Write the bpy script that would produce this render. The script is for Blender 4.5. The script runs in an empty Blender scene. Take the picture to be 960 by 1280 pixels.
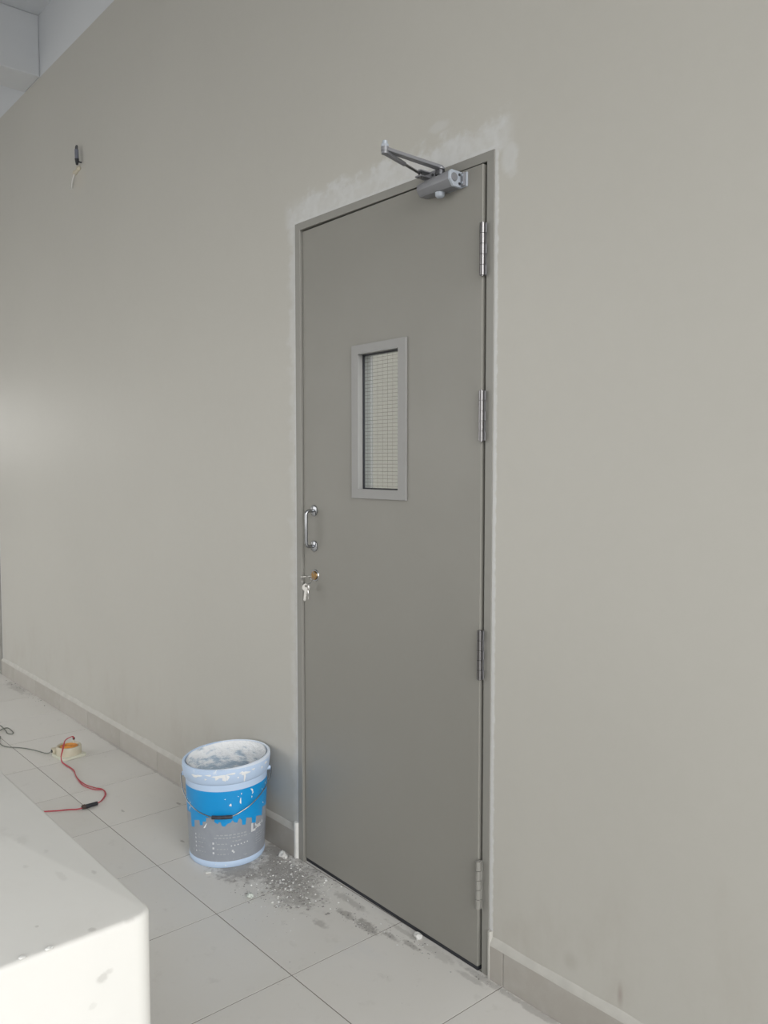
import bpy, bmesh, math, random
from mathutils import Vector, Matrix
from mathutils import noise as mnoise
random.seed(7)
PI = math.pi
SC = bpy.context.scene
COL = SC.collection

# ------------------------------------------------------------------ camera
F_PX = 1036.0
PITCH = math.atan(60 / F_PX)
YAW = math.radians(40.9)
fwd0 = Vector((-math.cos(YAW), math.sin(YAW), 0))
right = Vector((fwd0.y, -fwd0.x, 0))
fwd = fwd0 * math.cos(PITCH) - Vector((0, 0, 1)) * math.sin(PITCH)
up = right.cross(fwd)
cam_d = bpy.data.cameras.new('camera')
cam = bpy.data.objects.new('camera', cam_d)
COL.objects.link(cam)
cam.matrix_world = Matrix(((right.x, up.x, -fwd.x, 0), (right.y, up.y, -fwd.y, -1.617),
                           (right.z, up.z, -fwd.z, 1.37), (0, 0, 0, 1)))
cam_d.sensor_fit = 'VERTICAL'
cam_d.sensor_height = 36.0
cam_d.lens = F_PX / 1280 * 36.0
cam_d.clip_start = 0.02
SC.camera = cam

# ------------------------------------------------------------------ sky and exposure
world = bpy.data.worlds.new('overcast_sky')
SC.world = world
world.use_nodes = True
wn, wl = world.node_tree.nodes, world.node_tree.links
wn.clear()
w_out = wn.new('ShaderNodeOutputWorld')
w_bg = wn.new('ShaderNodeBackground')
w_geo = wn.new('ShaderNodeTexCoord')
w_sep = wn.new('ShaderNodeSeparateXYZ')
w_ramp = wn.new('ShaderNodeValToRGB')
wl.new(w_geo.outputs['Generated'], w_sep.inputs[0])
wl.new(w_sep.outputs['Z'], w_ramp.inputs[0])
w_ramp.color_ramp.elements[0].position = 0.0
w_ramp.color_ramp.elements[0].color = (1.0, 0.985, 0.95, 1)
w_ramp.color_ramp.elements[1].position = 0.9
w_ramp.color_ramp.elements[1].color = (1.02, 1.04, 1.06, 1)
wl.new(w_ramp.outputs[0], w_bg.inputs['Color'])
w_bg.inputs['Strength'].default_value = 2.3
wl.new(w_bg.outputs[0], w_out.inputs[0])
SC.view_settings.view_transform = 'Standard'
SC.view_settings.look = 'None'
SC.view_settings.gamma = 1
SC.view_settings.use_curve_mapping = False
SC.view_settings.exposure = 0.0
SC.cycles.max_bounces = 10
SC.cycles.diffuse_bounces = 6


# sun veiled by cloud: a wide soft source grazing along the wall from the open end
sun_d = bpy.data.lights.new('veiled_sun', 'SUN')
sun_d.energy = 1.15
sun_d.angle = math.radians(34)
sun_d.color = (1.0, 0.985, 0.96)
sun = bpy.data.objects.new('veiled_sun', sun_d)
COL.objects.link(sun)
SUN_AZ, SUN_EL = math.radians(-13), math.radians(19)       # where it stands, seen from the door
sun_dir = Vector((math.cos(SUN_EL) * math.cos(SUN_AZ), math.cos(SUN_EL) * math.sin(SUN_AZ), math.sin(SUN_EL)))
sun.rotation_euler = sun_dir.to_track_quat('Z', 'Y').to_euler()


# ------------------------------------------------------------------ helpers: materials
class NT:
    """small shader-graph builder"""

    def __init__(self, name):
        self.m = bpy.data.materials.new(name)
        self.m.use_nodes = True
        self.t = self.m.node_tree
        self.b = self.t.nodes['Principled BSDF']
        self.out = self.t.nodes['Material Output']
        self._pos = None

    def n(self, kind, **kw):
        nd = self.t.nodes.new(kind)
        for k, v in kw.items():
            setattr(nd, k, v)
        return nd

    def link(self, a, b):
        self.t.links.new(a, b)

    def put(self, sock, v):
        if isinstance(v, bpy.types.NodeSocket):
            self.link(v, sock)
        elif isinstance(v, (tuple, list)) and len(v) == 3 and sock.type == 'RGBA':
            sock.default_value = (*v, 1)
        else:
            sock.default_value = v

    def math(self, op, a, b=0.0, c=None, clamp=False):
        nd = self.n('ShaderNodeMath', operation=op, use_clamp=clamp)
        self.put(nd.inputs[0], a)
        self.put(nd.inputs[1], b)
        if c is not None:
            self.put(nd.inputs[2], c)
        return nd.outputs[0]

    def pos(self):
        if self._pos is None:
            g = self.n('ShaderNodeNewGeometry')
            s = self.n('ShaderNodeSeparateXYZ')
            self.link(g.outputs['Position'], s.inputs[0])
            self._pos = (s.outputs[0], s.outputs[1], s.outputs[2], g.outputs['Position'])
        return self._pos

    def coords(self, kind):
        return self.n('ShaderNodeTexCoord').outputs[kind]

    def noise(self, vec, scale, detail=3, rough=0.55, stretch=None):
        if stretch:
            mp = self.n('ShaderNodeMapping')
            mp.inputs['Scale'].default_value = stretch
            self.link(vec, mp.inputs[0])
            vec = mp.outputs[0]
        nd = self.n('ShaderNodeTexNoise')
        self.link(vec, nd.inputs['Vector'])
        nd.inputs['Scale'].default_value = scale
        nd.inputs['Detail'].default_value = detail
        nd.inputs['Roughness'].default_value = rough
        return nd.outputs[0]

    def step(self, v, a, b, to0=0.0, to1=1.0):
        nd = self.n('ShaderNodeMapRange', interpolation_type='SMOOTHSTEP')
        self.put(nd.inputs[0], v)
        for i, x in zip((1, 2, 3, 4), (a, b, to0, to1)):
            self.put(nd.inputs[i], x)
        return nd.outputs[0]

    def mix(self, f, a, b):
        nd = self.n('ShaderNodeMix', data_type='RGBA')
        self.put(nd.inputs[0], f)
        self.put(nd.inputs[6], a)
        self.put(nd.inputs[7], b)
        return nd.outputs[2]

    def ellipse(self, cx, cy, rx, ry, rough=None, amp=0.5, axes=(0, 1), soft=0.5):
        p = self.pos()
        a = self.math('DIVIDE', self.math('SUBTRACT', p[axes[0]], cx), rx)
        b = self.math('DIVIDE', self.math('SUBTRACT', p[axes[1]], cy), ry)
        d = self.math('SQRT', self.math('ADD', self.math('MULTIPLY', a, a), self.math('MULTIPLY', b, b)))
        if rough is not None:
            d = self.math('ADD', d, self.math('MULTIPLY', self.math('SUBTRACT', rough, 0.5), amp * 1.6))
        return self.step(d, 1.0, 1.0 - soft)

    def bump(self, h, strength=0.2, dist=0.002):
        nd = self.n('ShaderNodeBump')
        nd.inputs['Strength'].default_value = strength
        nd.inputs['Distance'].default_value = dist
        self.link(h, nd.inputs['Height'])
        self.link(nd.outputs[0], self.b.inputs['Normal'])

    def fin(self, color, rough=0.5, metal=0.0, spec=0.5):
        self.put(self.b.inputs['Base Color'], color)
        self.put(self.b.inputs['Roughness'], rough)
        self.put(self.b.inputs['Metallic'], metal)
        self.put(self.b.inputs['Specular IOR Level'], spec)
        return self.m


def simple(name, color, rough=0.5, metal=0.0, var=0.06, scale=40, spec=0.5, bump=0.0):
    t = NT(name)
    nz = t.noise(t.coords('Object'), scale)
    c = t.mix(nz, tuple(x * (1 - var) for x in color), tuple(min(1, x * (1 + var)) for x in color))
    if bump:
        t.bump(nz, bump)
    return t.fin(c, rough, metal, spec)


# ------------------------------------------------------------------ helpers: geometry
ORG = {}     # object -> world origin of the thing it belongs to


class MB:
    def __init__(self):
        self.bm = bmesh.new()

    def face(self, pts):
        return self.bm.faces.new([self.bm.verts.new(p) for p in pts])

    def box(self, lo, hi, bevel=0.0, seg=2):
        r = bmesh.ops.create_cube(self.bm, size=1.0)
        lo, hi = Vector(lo), Vector(hi)
        for v in r['verts']:
            v.co = Vector([lo[i] + (v.co[i] + .5) * (hi[i] - lo[i]) for i in range(3)])
        if bevel:
            es = list({e for v in r['verts'] for e in v.link_edges})
            bmesh.ops.bevel(self.bm, geom=es, offset=bevel, segments=seg, profile=.5, affect='EDGES')
        return self

    def cyl(self, a, b, r, r2=None, n=20):
        a, b = Vector(a), Vector(b)
        d = b - a
        m = Matrix.Translation((a + b) / 2) @ d.to_track_quat('Z', 'Y').to_matrix().to_4x4()
        bmesh.ops.create_cone(self.bm, cap_ends=True, segments=n, radius1=r, radius2=r if r2 is None else r2,
                              depth=d.length, matrix=m)
        return self

    def sphere(self, c, r, sub=2, scale=(1, 1, 1), jitter=0.0, seed=0):
        res = bmesh.ops.create_icosphere(self.bm, subdivisions=sub, radius=1.0)
        rnd = random.Random(seed)
        for v in res['verts']:
            k = 1 + rnd.uniform(-jitter, jitter)
            v.co = Vector(c) + Vector([v.co[i] * r * scale[i] * k for i in range(3)])
        return self

    def lathe(self, prof, n=64, c=(0, 0), closed=False, caps=True):
        rings = []
        for r, z in prof:
            rings.append([self.bm.verts.new((c[0] + r * math.cos(2 * PI * i / n), c[1] + r * math.sin(2 * PI * i / n), z)) for i in range(n)])
        pairs = list(zip(rings, rings[1:])) + ([(rings[-1], rings[0])] if closed else [])
        for A, B in pairs:
            for i in range(n):
                j = (i + 1) % n
                self.bm.faces.new((A[i], A[j], B[j], B[i]))
        if not closed and caps:
            if prof[0][0] > 1e-6:
                self.bm.faces.new(list(reversed(rings[0])))
            if prof[-1][0] > 1e-6:
                self.bm.faces.new(rings[-1])
        return self

    def tube(self, pts, r, n=8, closed=False):
        pts = [Vector(p) for p in pts]
        N = len(pts)
        rings = []
        ref = Vector((0, 0, 1))
        for i, p in enumerate(pts):
            if closed:
                d = pts[(i + 1) % N] - pts[i - 1]
            else:
                d = pts[min(i + 1, N - 1)] - pts[max(i - 1, 0)]
            d.normalize()
            if i == 0:
                u = d.cross(ref)
                if u.length < .1:
                    u = d.cross(Vector((1, 0, 0)))
            else:
                u = u - d * u.dot(d)
            u.normalize()
            v = d.cross(u)
            rings.append([self.bm.verts.new(p + (u * math.cos(2 * PI * k / n) + v * math.sin(2 * PI * k / n)) * r) for k in range(n)])
        for i in range(N if closed else N - 1):
            A, B = rings[i], rings[(i + 1) % N]
            for k in range(n):
                j = (k + 1) % n
                self.bm.faces.new((A[k], A[j], B[j], B[k]))
        if not closed:
            self.bm.faces.new(rings[0])
            self.bm.faces.new(rings[-1])
        return self

    def prism(self, poly, axis, a, b, bevel=0.0):
        """poly: 2-D outline in the two other axes (in x,y,z order), extruded along axis from a to b"""
        o = [i for i in range(3) if i != axis]

        def P(q, t):
            v = [0, 0, 0]
            v[o[0]], v[o[1]], v[axis] = q[0], q[1], t
            return v
        A = [self.bm.verts.new(P(q, a)) for q in poly]
        B = [self.bm.verts.new(P(q, b)) for q in poly]
        fs = [self.bm.faces.new(A), self.bm.faces.new(B)]
        n = len(poly)
        for i in range(n):
            fs.append(self.bm.faces.new((A[i], A[(i + 1) % n], B[(i + 1) % n], B[i])))
        if bevel:
            es = list({e for f in fs for e in f.edges})
            bmesh.ops.bevel(self.bm, geom=es, offset=bevel, segments=2, profile=.5, affect='EDGES')
        return self

    def grid(self, us, vs, holes, axis, a, b):
        """slab with holes: cells (i,j) of the us x vs grid except holes, extruded along axis between a and b"""
        o = [i for i in range(3) if i != axis]
        cache = {}

        def V(i, j, t):
            k = (i, j, t)
            if k not in cache:
                v = [0, 0, 0]
                v[o[0]], v[o[1]], v[axis] = us[i], vs[j], t
                cache[k] = self.bm.verts.new(v)
            return cache[k]
        cells = {(i, j) for i in range(len(us) - 1) for j in range(len(vs) - 1)} - set(holes)
        for i, j in cells:
            q = [(i, j), (i + 1, j), (i + 1, j + 1), (i, j + 1)]
            self.bm.faces.new([V(*p, a) for p in q])
            self.bm.faces.new([V(*p, b) for p in reversed(q)])
            for k, (di, dj) in enumerate(((0, -1), (1, 0), (0, 1), (-1, 0))):
                if (i + di, j + dj) not in cells:
                    p, r = q[k], q[(k + 1) % 4]
                    self.bm.faces.new((V(*p, a), V(*r, a), V(*r, b), V(*p, b)))
        return self

    def build(self, name, mat, parent=None, smooth=None, origin=None, bevel=0.0):
        bm = self.bm
        bmesh.ops.recalc_face_normals(bm, faces=bm.faces[:])
        if parent is not None:
            org = ORG[parent]
        elif origin is not None:
            org = Vector(origin)
        else:
            lo = [min(v.co[i] for v in bm.verts) for i in range(3)]
            hi = [max(v.co[i] for v in bm.verts) for i in range(3)]
            org = Vector(((lo[0] + hi[0]) / 2, (lo[1] + hi[1]) / 2, lo[2]))
        bmesh.ops.translate(bm, verts=bm.verts[:], vec=-org)
        me = bpy.data.meshes.new(name)
        bm.to_mesh(me)
        bm.free()
        o = bpy.data.objects.new(name, me)
        COL.objects.link(o)
        me.materials.append(mat)
        if smooth:
            for p in me.polygons:
                p.use_smooth = True
            me.set_sharp_from_angle(angle=math.radians(smooth))
        if bevel:
            md = o.modifiers.new('bevel', 'BEVEL')
            md.width, md.segments, md.limit_method = bevel, 2, 'ANGLE'
        if parent is not None:
            o.parent = parent
        else:
            o.location = org
        ORG[o] = org
        return o


def tag(o, label=None, cat=None, group=None, kind=None):
    for k, v in (('label', label), ('category', cat), ('group', group), ('kind', kind)):
        if v:
            o[k] = v
    return o


def empty(name, loc, label=None, cat=None, group=None, kind=None):
    o = bpy.data.objects.new(name, None)
    o.empty_display_size = .05
    o.location = loc
    COL.objects.link(o)
    ORG[o] = Vector(loc)
    return tag(o, label, cat, group, kind)


def spline(pts, per=8):
    pts = [Vector(p) for p in pts]
    out = []
    for i in range(len(pts) - 1):
        p0, p1, p2, p3 = pts[max(i - 1, 0)], pts[i], pts[i + 1], pts[min(i + 2, len(pts) - 1)]
        for k in range(per):
            t = k / per
            out.append(.5 * ((2 * p1) + (p2 - p0) * t + (2 * p0 - 5 * p1 + 4 * p2 - p3) * t * t + (3 * p1 - p0 - 3 * p2 + p3) * t ** 3))
    out.append(pts[-1])
    return out


# ------------------------------------------------------------------ dimensions (metres)
DX0, DX1, DTOP = -2.317, -1.437, 2.165          # outer edges of the door frame
D2X0, D2X1 = -6.56, -5.66                       # second door down the corridor
PAINT_TOP, CEIL = 3.465, 3.789
FRONT, END_R, END_L = -4.4, 3.2, -9.0
CEIL_END = 1.1                                  # unseen ceiling cut short here to let sky light in
TP, TR = 0.4028, 0.397                          # floor tile pitch along / across
TX0 = -1.787                                    # one tile joint

# ------------------------------------------------------------------ materials of the setting


def wall_material():
    t = NT('beige_wall_paint')
    x, y, z, P = t.pos()
    big = t.noise(P, 1.1, 4)
    fine = t.noise(P, 26, 4)
    scuff = t.noise(P, 7, 5, .65, (1, 1, .5))
    base = t.mix(big, (0.430, 0.420, 0.388), (0.476, 0.466, 0.432))
    base = t.mix(t.step(fine, .35, .75, 0, .16), base, (0.48, 0.47, 0.44))
    base = t.mix(t.step(scuff, .60, .78, 0, .12), base, (0.36, 0.325, 0.285))
    # grubby zone low on the wall
    low = t.math('MULTIPLY', t.step(z, .55, .12), t.step(scuff, .45, .7))
    base = t.mix(t.math('MULTIPLY', low, .22), base, (0.34, 0.305, 0.265))
    # brownish smudges
    e = t.ellipse(-1.036, .150, .013, .045, scuff, .6, (0, 2), .9)
    base = t.mix(t.math('MULTIPLY', e, .55), base, (0.27, 0.215, 0.19))
    e = t.ellipse(-1.175, .165, .03, .03, scuff, .6, (0, 2), .9)
    base = t.mix(t.math('MULTIPLY', e, .3), base, (0.3, 0.27, 0.24))
    e = t.ellipse(-4.20, 2.79, .12, .10, scuff, .7, (0, 2), .9)
    base = t.mix(t.math('MULTIPLY', e, .4), base, (0.50, 0.46, 0.40))
    # filler round the two door frames
    streak = t.noise(P, 11, 5, .62, (1, 1, 1.6))
    n2 = t.noise(P, 42, 3)
    nmid = t.math('ADD', t.math('MULTIPLY', streak, .75), t.math('MULTIPLY', n2, .25))
    hgt = None
    for x0, x1, top in ((DX0, DX1, DTOP), (D2X0, D2X1, DTOP)):
        dx = t.math('SUBTRACT', t.math('ABSOLUTE', t.math('SUBTRACT', x, (x0 + x1) / 2)), (x1 - x0) / 2)
        dz = t.math('SUBTRACT', z, top)
        d = t.math('MAXIMUM', dx, dz)
        right_side = t.step(x, (x0 + x1) / 2 - .1, (x0 + x1) / 2 + .1)
        # above the head: a broad trowelled band with a ragged top
        w = t.math('ADD', .045, t.math('MULTIPLY', t.math('SUBTRACT', nmid, .33), .20))
        k = t.math('SUBTRACT', dz, w)
        m_top = t.math('MULTIPLY', t.step(k, .020, -.03), t.step(dx, .075, .02))
        m_top = t.math('MULTIPLY', m_top, t.step(dz, -.02, .0))
        m_top = t.math('MULTIPLY', m_top, t.step(nmid, .34, .60, .45, .85))
        # left of the frame: a veil that thins downwards
        wl_ = t.math('ADD', .012, t.math('MULTIPLY', t.math('SUBTRACT', streak, .30), .12))
        m_l = t.math('MULTIPLY', t.step(t.math('SUBTRACT', dx, wl_), .016, -.022), t.step(dz, .10, .03))
        fade = t.math('MULTIPLY', t.step(z, 1.35, 2.05, .55, .85), t.math('SUBTRACT', 1, right_side))
        m_l = t.math('MULTIPLY', t.math('MULTIPLY', m_l, fade), .75)
        # knife patches up by the right corner
        e1 = t.math('MULTIPLY', t.ellipse(x1 + .05, top - .035, .035, .05, nmid, .9, (0, 2), .5), .6)
        e2 = t.math('MULTIPLY', t.ellipse(x1 - .20, top + .115, .05, .02, nmid, 1.2, (0, 2), .6), .4)
        # narrow bead all the way round
        wb = t.math('ADD', .004, t.math('MULTIPLY', n2, .014))
        m_b = t.math('MULTIPLY', t.step(t.math('SUBTRACT', d, wb), .004, -.003), .85)
        m = t.math('MAXIMUM', t.math('MAXIMUM', m_top, m_l), t.math('MAXIMUM', t.math('MAXIMUM', e1, e2), m_b))
        base = t.mix(m, base, t.mix(n2, (0.51, 0.515, 0.515), (0.61, 0.62, 0.625)))
        hgt = m if hgt is None else t.math('MAXIMUM', hgt, m)
    h = t.math('ADD', t.math('MULTIPLY', fine, .25), t.math('MULTIPLY', hgt, t.math('ADD', .5, n2)))
    t.bump(h, .25, .002)
    return t.fin(base, .42, spec=.45)


def tile_material():
    t = NT('grey_floor_tile')
    x, y, z, P = t.pos()
    oi = t.n('ShaderNodeObjectInfo')
    cloud = t.noise(P, 5, 5, .6)
    fine = t.noise(P, 60, 4, .6)
    mid = t.noise(P, 17, 5, .65)
    base = t.mix(oi.outputs['Random'], (0.610, 0.595, 0.565), (0.645, 0.630, 0.600))
    base = t.mix(t.step(cloud, .35, .7, 0, .45), base, (0.67, 0.66, 0.64))
    base = t.mix(t.step(mid, .58, .74, 0, .22), base, (0.40, 0.38, 0.35))
    # cement dust and damp stains by the door and under the bucket; darker strips along the skirting
    n = t.math('ADD', t.math('MULTIPLY', mid, .6), t.math('MULTIPLY', fine, .4))
    dark = None
    for cx, cy, rx, ry, s in ((-2.28, -.10, .19, .13, .8), (-2.40, -.20, .13, .10, .85), (-2.14, -.14, .13, .10, .6), (-2.40, -.04, .10, .06, .8),
                              (-1.97, -.045, .10, .02, .45), (-1.93, -.10, .055, .016, .65), (-1.835, -.095, .06, .022, .75), (-1.74, -.03, .09, .012, .4),
                              (-1.75, -.075, .05, .013, .65), (-1.68, -.06, .05, .012, .6), (-1.937, -.19, .04, .02, .5), (-1.60, -.03, .1, .02, .3),
                              (-1.30, -.02, .3, .014, .5), (-1.47, -.045, .07, .012, .4), (-3.10, -.30, .02, .008, .7), (-3.02, -.10, .02, .007, .7), (-2.70, -.245, .02, .007, .7),
                              (-3.60, -.012, .9, .010, .4), (-5.25, -.04, .22, .04, .4), (-5.75, -.10, .15, .05, .6)):
        e = t.math('MULTIPLY', t.ellipse(cx, cy, rx, ry, n, 2.0, (0, 1), .6), s)
        dark = e if dark is None else t.math('MAXIMUM', dark, e)
    base = t.mix(dark, base, t.mix(fine, (0.225, 0.21, 0.195), (0.36, 0.345, 0.33)))
    # pale plaster dust
    pale = None
    for cx, cy, rx, ry, s in ((-5.3, -.35, .45, .25, .6), (-1.75, -.17, .12, .035, .35), (-1.78, -.21, .08, .04, .3), (-2.5, -.4, .3, .12, .2), (-3.7, -.55, .3, .2, .2)):
        e = t.math('MULTIPLY', t.ellipse(cx, cy, rx, ry, n, 1.1, (0, 1), .8), s)
        pale = e if pale is None else t.math('MAXIMUM', pale, e)
    base = t.mix(pale, base, (0.60, 0.60, 0.60))
    t.bump(fine, .06, .001)
    return t.fin(base, t.step(cloud, .3, .7, .36, .50), spec=.45)


M_WALL = wall_material()
M_TILE = tile_material()
M_WHITE = simple('white_ceiling_paint', (0.57, 0.59, 0.62), .75, var=.03, scale=3)
M_GROUT = simple('dark_grout', (0.20, 0.185, 0.165), .9, var=.1)
M_GROUND = simple('pale_concrete_ground', (0.36, 0.35, 0.33), .9, var=.1, scale=.4)


def skirting_material():
    t = NT('skirting_tile')
    P = t.coords('Object')
    x, y, z, W = t.pos()
    oi = t.n('ShaderNodeObjectInfo')
    c = t.mix(oi.outputs['Random'], (0.355, 0.335, 0.305), (0.40, 0.38, 0.35))
    n = t.noise(W, 14, 5, .6)
    c = t.mix(t.step(n, .4, .75, 0, .4), c, (0.45, 0.44, 0.42))
    return t.fin(c, .45)


M_SKIRT = skirting_material()
M_FILLET = simple('pale_cement_fillet', (0.46, 0.45, 0.42), .8, var=.18, scale=18, bump=.2)
M_PLASTER = simple('white_plaster', (0.62, 0.62, 0.605), .85, var=.08, scale=60, bump=.3)

# ------------------------------------------------------------------ structure
g = empty('ground', (0, 0, -4.0), 'flat pale ground outside below the open corridor', 'ground', kind='structure')
MB().box((-70, -70, -4.2), (70, 70, -4.0)).build('ground_slab', M_GROUND, g)

wb = MB().grid([END_L, D2X0, D2X1, DX0, DX1, END_R], [0, DTOP, PAINT_TOP], [(1, 0), (3, 0)], 1, 0.0, 0.15).build('wall_back', M_WALL)
tag(wb, 'long beige painted corridor wall with white filler round the door frame', 'wall', kind='structure')
o = MB().box((END_L, 0.0, PAINT_TOP), (END_R, .15, CEIL)).build('trim_1', M_WHITE)
tag(o, 'white painted band along the top of the beige wall', 'wall band', kind='structure')
o = MB().box((END_L, FRONT - .2, CEIL), (CEIL_END, .15, CEIL + .15)).build('ceiling', M_WHITE)
tag(o, 'plain white painted corridor ceiling', 'ceiling', kind='structure')
o = MB().box((-4.966, FRONT, PAINT_TOP), (-4.716, 0.0, CEIL)).build('ceiling_beam', M_WHITE, bevel=.006)
tag(o, 'white beam crossing the ceiling and meeting the beige wall', 'beam', kind='structure')
# open corridor sides: parapets and pillars, never in the frame
zs = [0, .12, 3.3, CEIL]
M_WALLP = simple('white_wall_paint', (0.66, 0.655, 0.63), .7, var=.03, scale=4)
o = MB().grid([END_L, -8.8, -3.1, .2, CEIL_END], zs, [(1, 1), (3, 1), (3, 2)], 1, FRONT - .2, FRONT).build('wall_front', M_WALLP)
tag(o, 'white parapet wall and pillars along the open corridor side', 'wall', kind='structure')
o = MB().box((END_R, FRONT - .2, 0), (END_R + .2, .15, .12)).build('wall_right', M_WALLP)
tag(o, 'low white kerb at the unseen end left open for light', 'wall', kind='structure')
o = MB().grid([FRONT, -1.7, -.35, .15], [0, 1.40, 2.1, CEIL], [(1, 1)], 0, END_L - .2, END_L).build('wall_left', M_WALLP)  # unseen opening, added for the bright reflection at the wall's left end
tag(o, 'white far left end wall with an unseen opening added for light', 'wall', kind='structure')
# the room that shows through the vision panel
o = MB().box((-7.0, 2.4, 0), (.6, 2.6, CEIL)).build('wall_far', M_WALLP)
tag(o, 'plain white side wall of the room behind the door', 'wall', kind='structure')
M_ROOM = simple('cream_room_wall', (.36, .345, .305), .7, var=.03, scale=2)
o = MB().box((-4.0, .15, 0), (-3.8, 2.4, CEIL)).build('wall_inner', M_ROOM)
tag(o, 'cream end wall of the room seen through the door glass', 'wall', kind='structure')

o = MB().box((-4.0, .15, CEIL), (-1.6, 2.6, CEIL + .15)).build('trim_2', M_WHITE)  # unseen ceiling stops short so sky light reaches the inner wall
tag(o, 'white ceiling over the room behind the door, cut short for sky light', 'roof', kind='structure')

# floor slab with single tiles
fl = empty('floor', (0, 0, 0), 'grey ceramic floor of square tiles with thin dark joints', 'floor', kind='structure')
MB().box((END_L, FRONT, -.16), (END_R, 2.4, -.0009)).build('floor_slab', M_GROUT, fl)
tile_proto = MB().box((.0015, -TR + .0015, -.012), (TP - .0015, -.0015, 0), .0003, 1)
tile = tile_proto.build('tile', M_TILE, fl)
me = tile.data
first = True
rnd = random.Random(3)
for i in range(-13, 7):
    for j in range(0, 11):
        t_ = tile if first else tile.copy()
        if not first:
            COL.objects.link(t_)
        first = False
        t_.parent = fl
        t_.location = (TX0 + i * TP, -j * TR, rnd.uniform(-.00025, .0001))
# plain screed where no tile can be seen
MB().box((END_L, FRONT, -.012), (TX0 - 13 * TP - .003, -.0, -.0006)).build('far_screed', M_TILE, fl)
MB().box((TX0 + 7 * TP + .003, FRONT, -.012), (END_R, -.0, -.0006)).build('near_screed', M_TILE, fl)
MB().box((-7.0, .002, -.012), (.6, 2.4, -.0006)).build('room_screed', M_TILE, fl)


# skirting tiles on either side of the door
def baseboard(name, x_from, x_to, joint0, label):
    b = empty(name, ((x_from + x_to) / 2, 0, 0), label, 'baseboard', kind='structure')
    cuts = [x_from]
    k = math.ceil((x_from - joint0) / TP)
    while joint0 + k * TP < x_to:
        if joint0 + k * TP > x_from + .01:
            cuts.append(joint0 + k * TP)
        k += 1
    cuts.append(x_to)
    for a, c in zip(cuts, cuts[1:]):
        MB().box((a + .0008, -.010, .0), (c - .0008, 0.0, .094), .0012, 1).build('skirting_tile', M_SKIRT, b)
    m = MB()
    n = max(8, int((x_to - x_from) / .02))
    prev = None
    for i in range(n + 1):
        x = x_from + (x_to - x_from) * i / n
        w = mnoise.noise((x * 9, 0, 3)) * .003
        ring = [m.bm.verts.new(p) for p in ((x, -.0096, .0935), (x, -.0085, .100 + w), (x, -.003, .110 + w * 1.6), (x, 0.0005, .114 + w * 2), (x, .0005, .0935))]
        if prev:
            for q in range(5):
                m.bm.faces.new((prev[q], prev[(q + 1) % 5], ring[(q + 1) % 5], ring[q]))
        else:
            m.bm.faces.new(ring)
        prev = ring
    m.bm.faces.new(prev)
    m.build('cement_fillet', M_FILLET, b, smooth=60)
    return b


bl = baseboard('baseboard_left', D2X1 + .004, DX0 - .012, TX0, 'low beige tile skirting running left of the grey door')
br = baseboard('baseboard_right', DX1 + .010, END_R, TX0 + TP + .004, 'low beige tile skirting right of the grey door')
m = MB().prism([(DX0 - .020, -.006), (DX0 - .014, -.013), (DX0 - .003, -.013), (DX0 + .001, -.006), (DX0 + .001, .002), (DX0 - .020, .002)], 2, 0.0, .128, .002)
m.build('plaster_end', M_PLASTER, bl)
m = MB().prism([(DX1 + .001, -.009), (DX1 + .008, -.011), (DX1 + .012, -.008), (DX1 + .012, .001), (DX1 + .001, .001)], 2, 0.0, .13, .0015)
m.build('plaster_end', M_FILLET, br)

# ------------------------------------------------------------------ the steel door
def door_material():
    t = NT('grey_door_enamel')
    x, y, z, P = t.pos()
    n = t.noise(P, 2.2, 4)
    f = t.noise(P, 180, 2)
    c = t.mix(n, (0.226, 0.220, 0.200), (0.250, 0.244, 0.222))
    sc = t.noise(P, 6, 5, .7)
    c = t.mix(t.step(sc, .66, .8, 0, .12), c, (0.33, 0.33, 0.315))
    t.bump(f, .05, .0006)
    return t.fin(c, t.step(sc, .3, .7, .36, .44), spec=.5)


M_DOOR = door_material()
M_FRAME = simple('grey_frame_enamel', (0.244, 0.240, 0.222), .42, var=.05, scale=3)
M_TRIM = simple('light_grey_trim_enamel', (0.275, 0.275, 0.272), .40, var=.03)
M_TAB = simple('dull_steel_plate', (0.22, 0.22, 0.235), .42, .6, var=.1)
M_STEEL = simple('brushed_stainless', (0.36, 0.355, 0.35), .16, 1.0, var=.06, scale=90)
M_HINGE = simple('dull_stainless_hinge', (0.20, 0.195, 0.20), .22, 1.0, var=.1, scale=90)
M_CHROME = simple('polished_chrome', (0.36, 0.37, 0.39), .13, 1.0, var=.04)
M_BRASS = simple('worn_brass', (0.30, 0.19, 0.085), .36, 1.0, var=.2, scale=200)
M_BLACK = simple('rubber_and_gap_black', (0.016, 0.018, 0.024), .55, var=.2)
M_CLOSER = simple('silver_grey_casting', (0.24, 0.245, 0.265), .42, .35, var=.05)
M_CAP = simple('pale_silver_cap', (0.42, 0.46, 0.52), .4, .25, var=.04)
M_DARK = simple('dark_steel', (0.09, 0.092, 0.10), .4, .7, var=.2)
M_WIRE = simple('mesh_wire', (0.055, 0.05, 0.04), .5, .4, var=.2)

d1 = empty('door_1', ((DX0 + DX1) / 2, 0, 0), 'tall grey steel door with a narrow wired-glass panel', 'door', kind='structure')
JL, JR, JT = .028, .025, .024     # jamb and head face widths
LX0, LX1 = DX0 + JL + .0012, DX1 - JR - .009
LZ0, LZ1 = .013, DTOP - JT - .004


def frame_u(m, x0, x1, top, jl, jr, jt, ya, yb):
    return m.prism([(x0, 0), (x0 + jl, 0), (x0 + jl, top - jt), (x1 - jr, top - jt), (x1 - jr, 0), (x1, 0), (x1, top), (x0, top)], 1, ya, yb)


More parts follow.
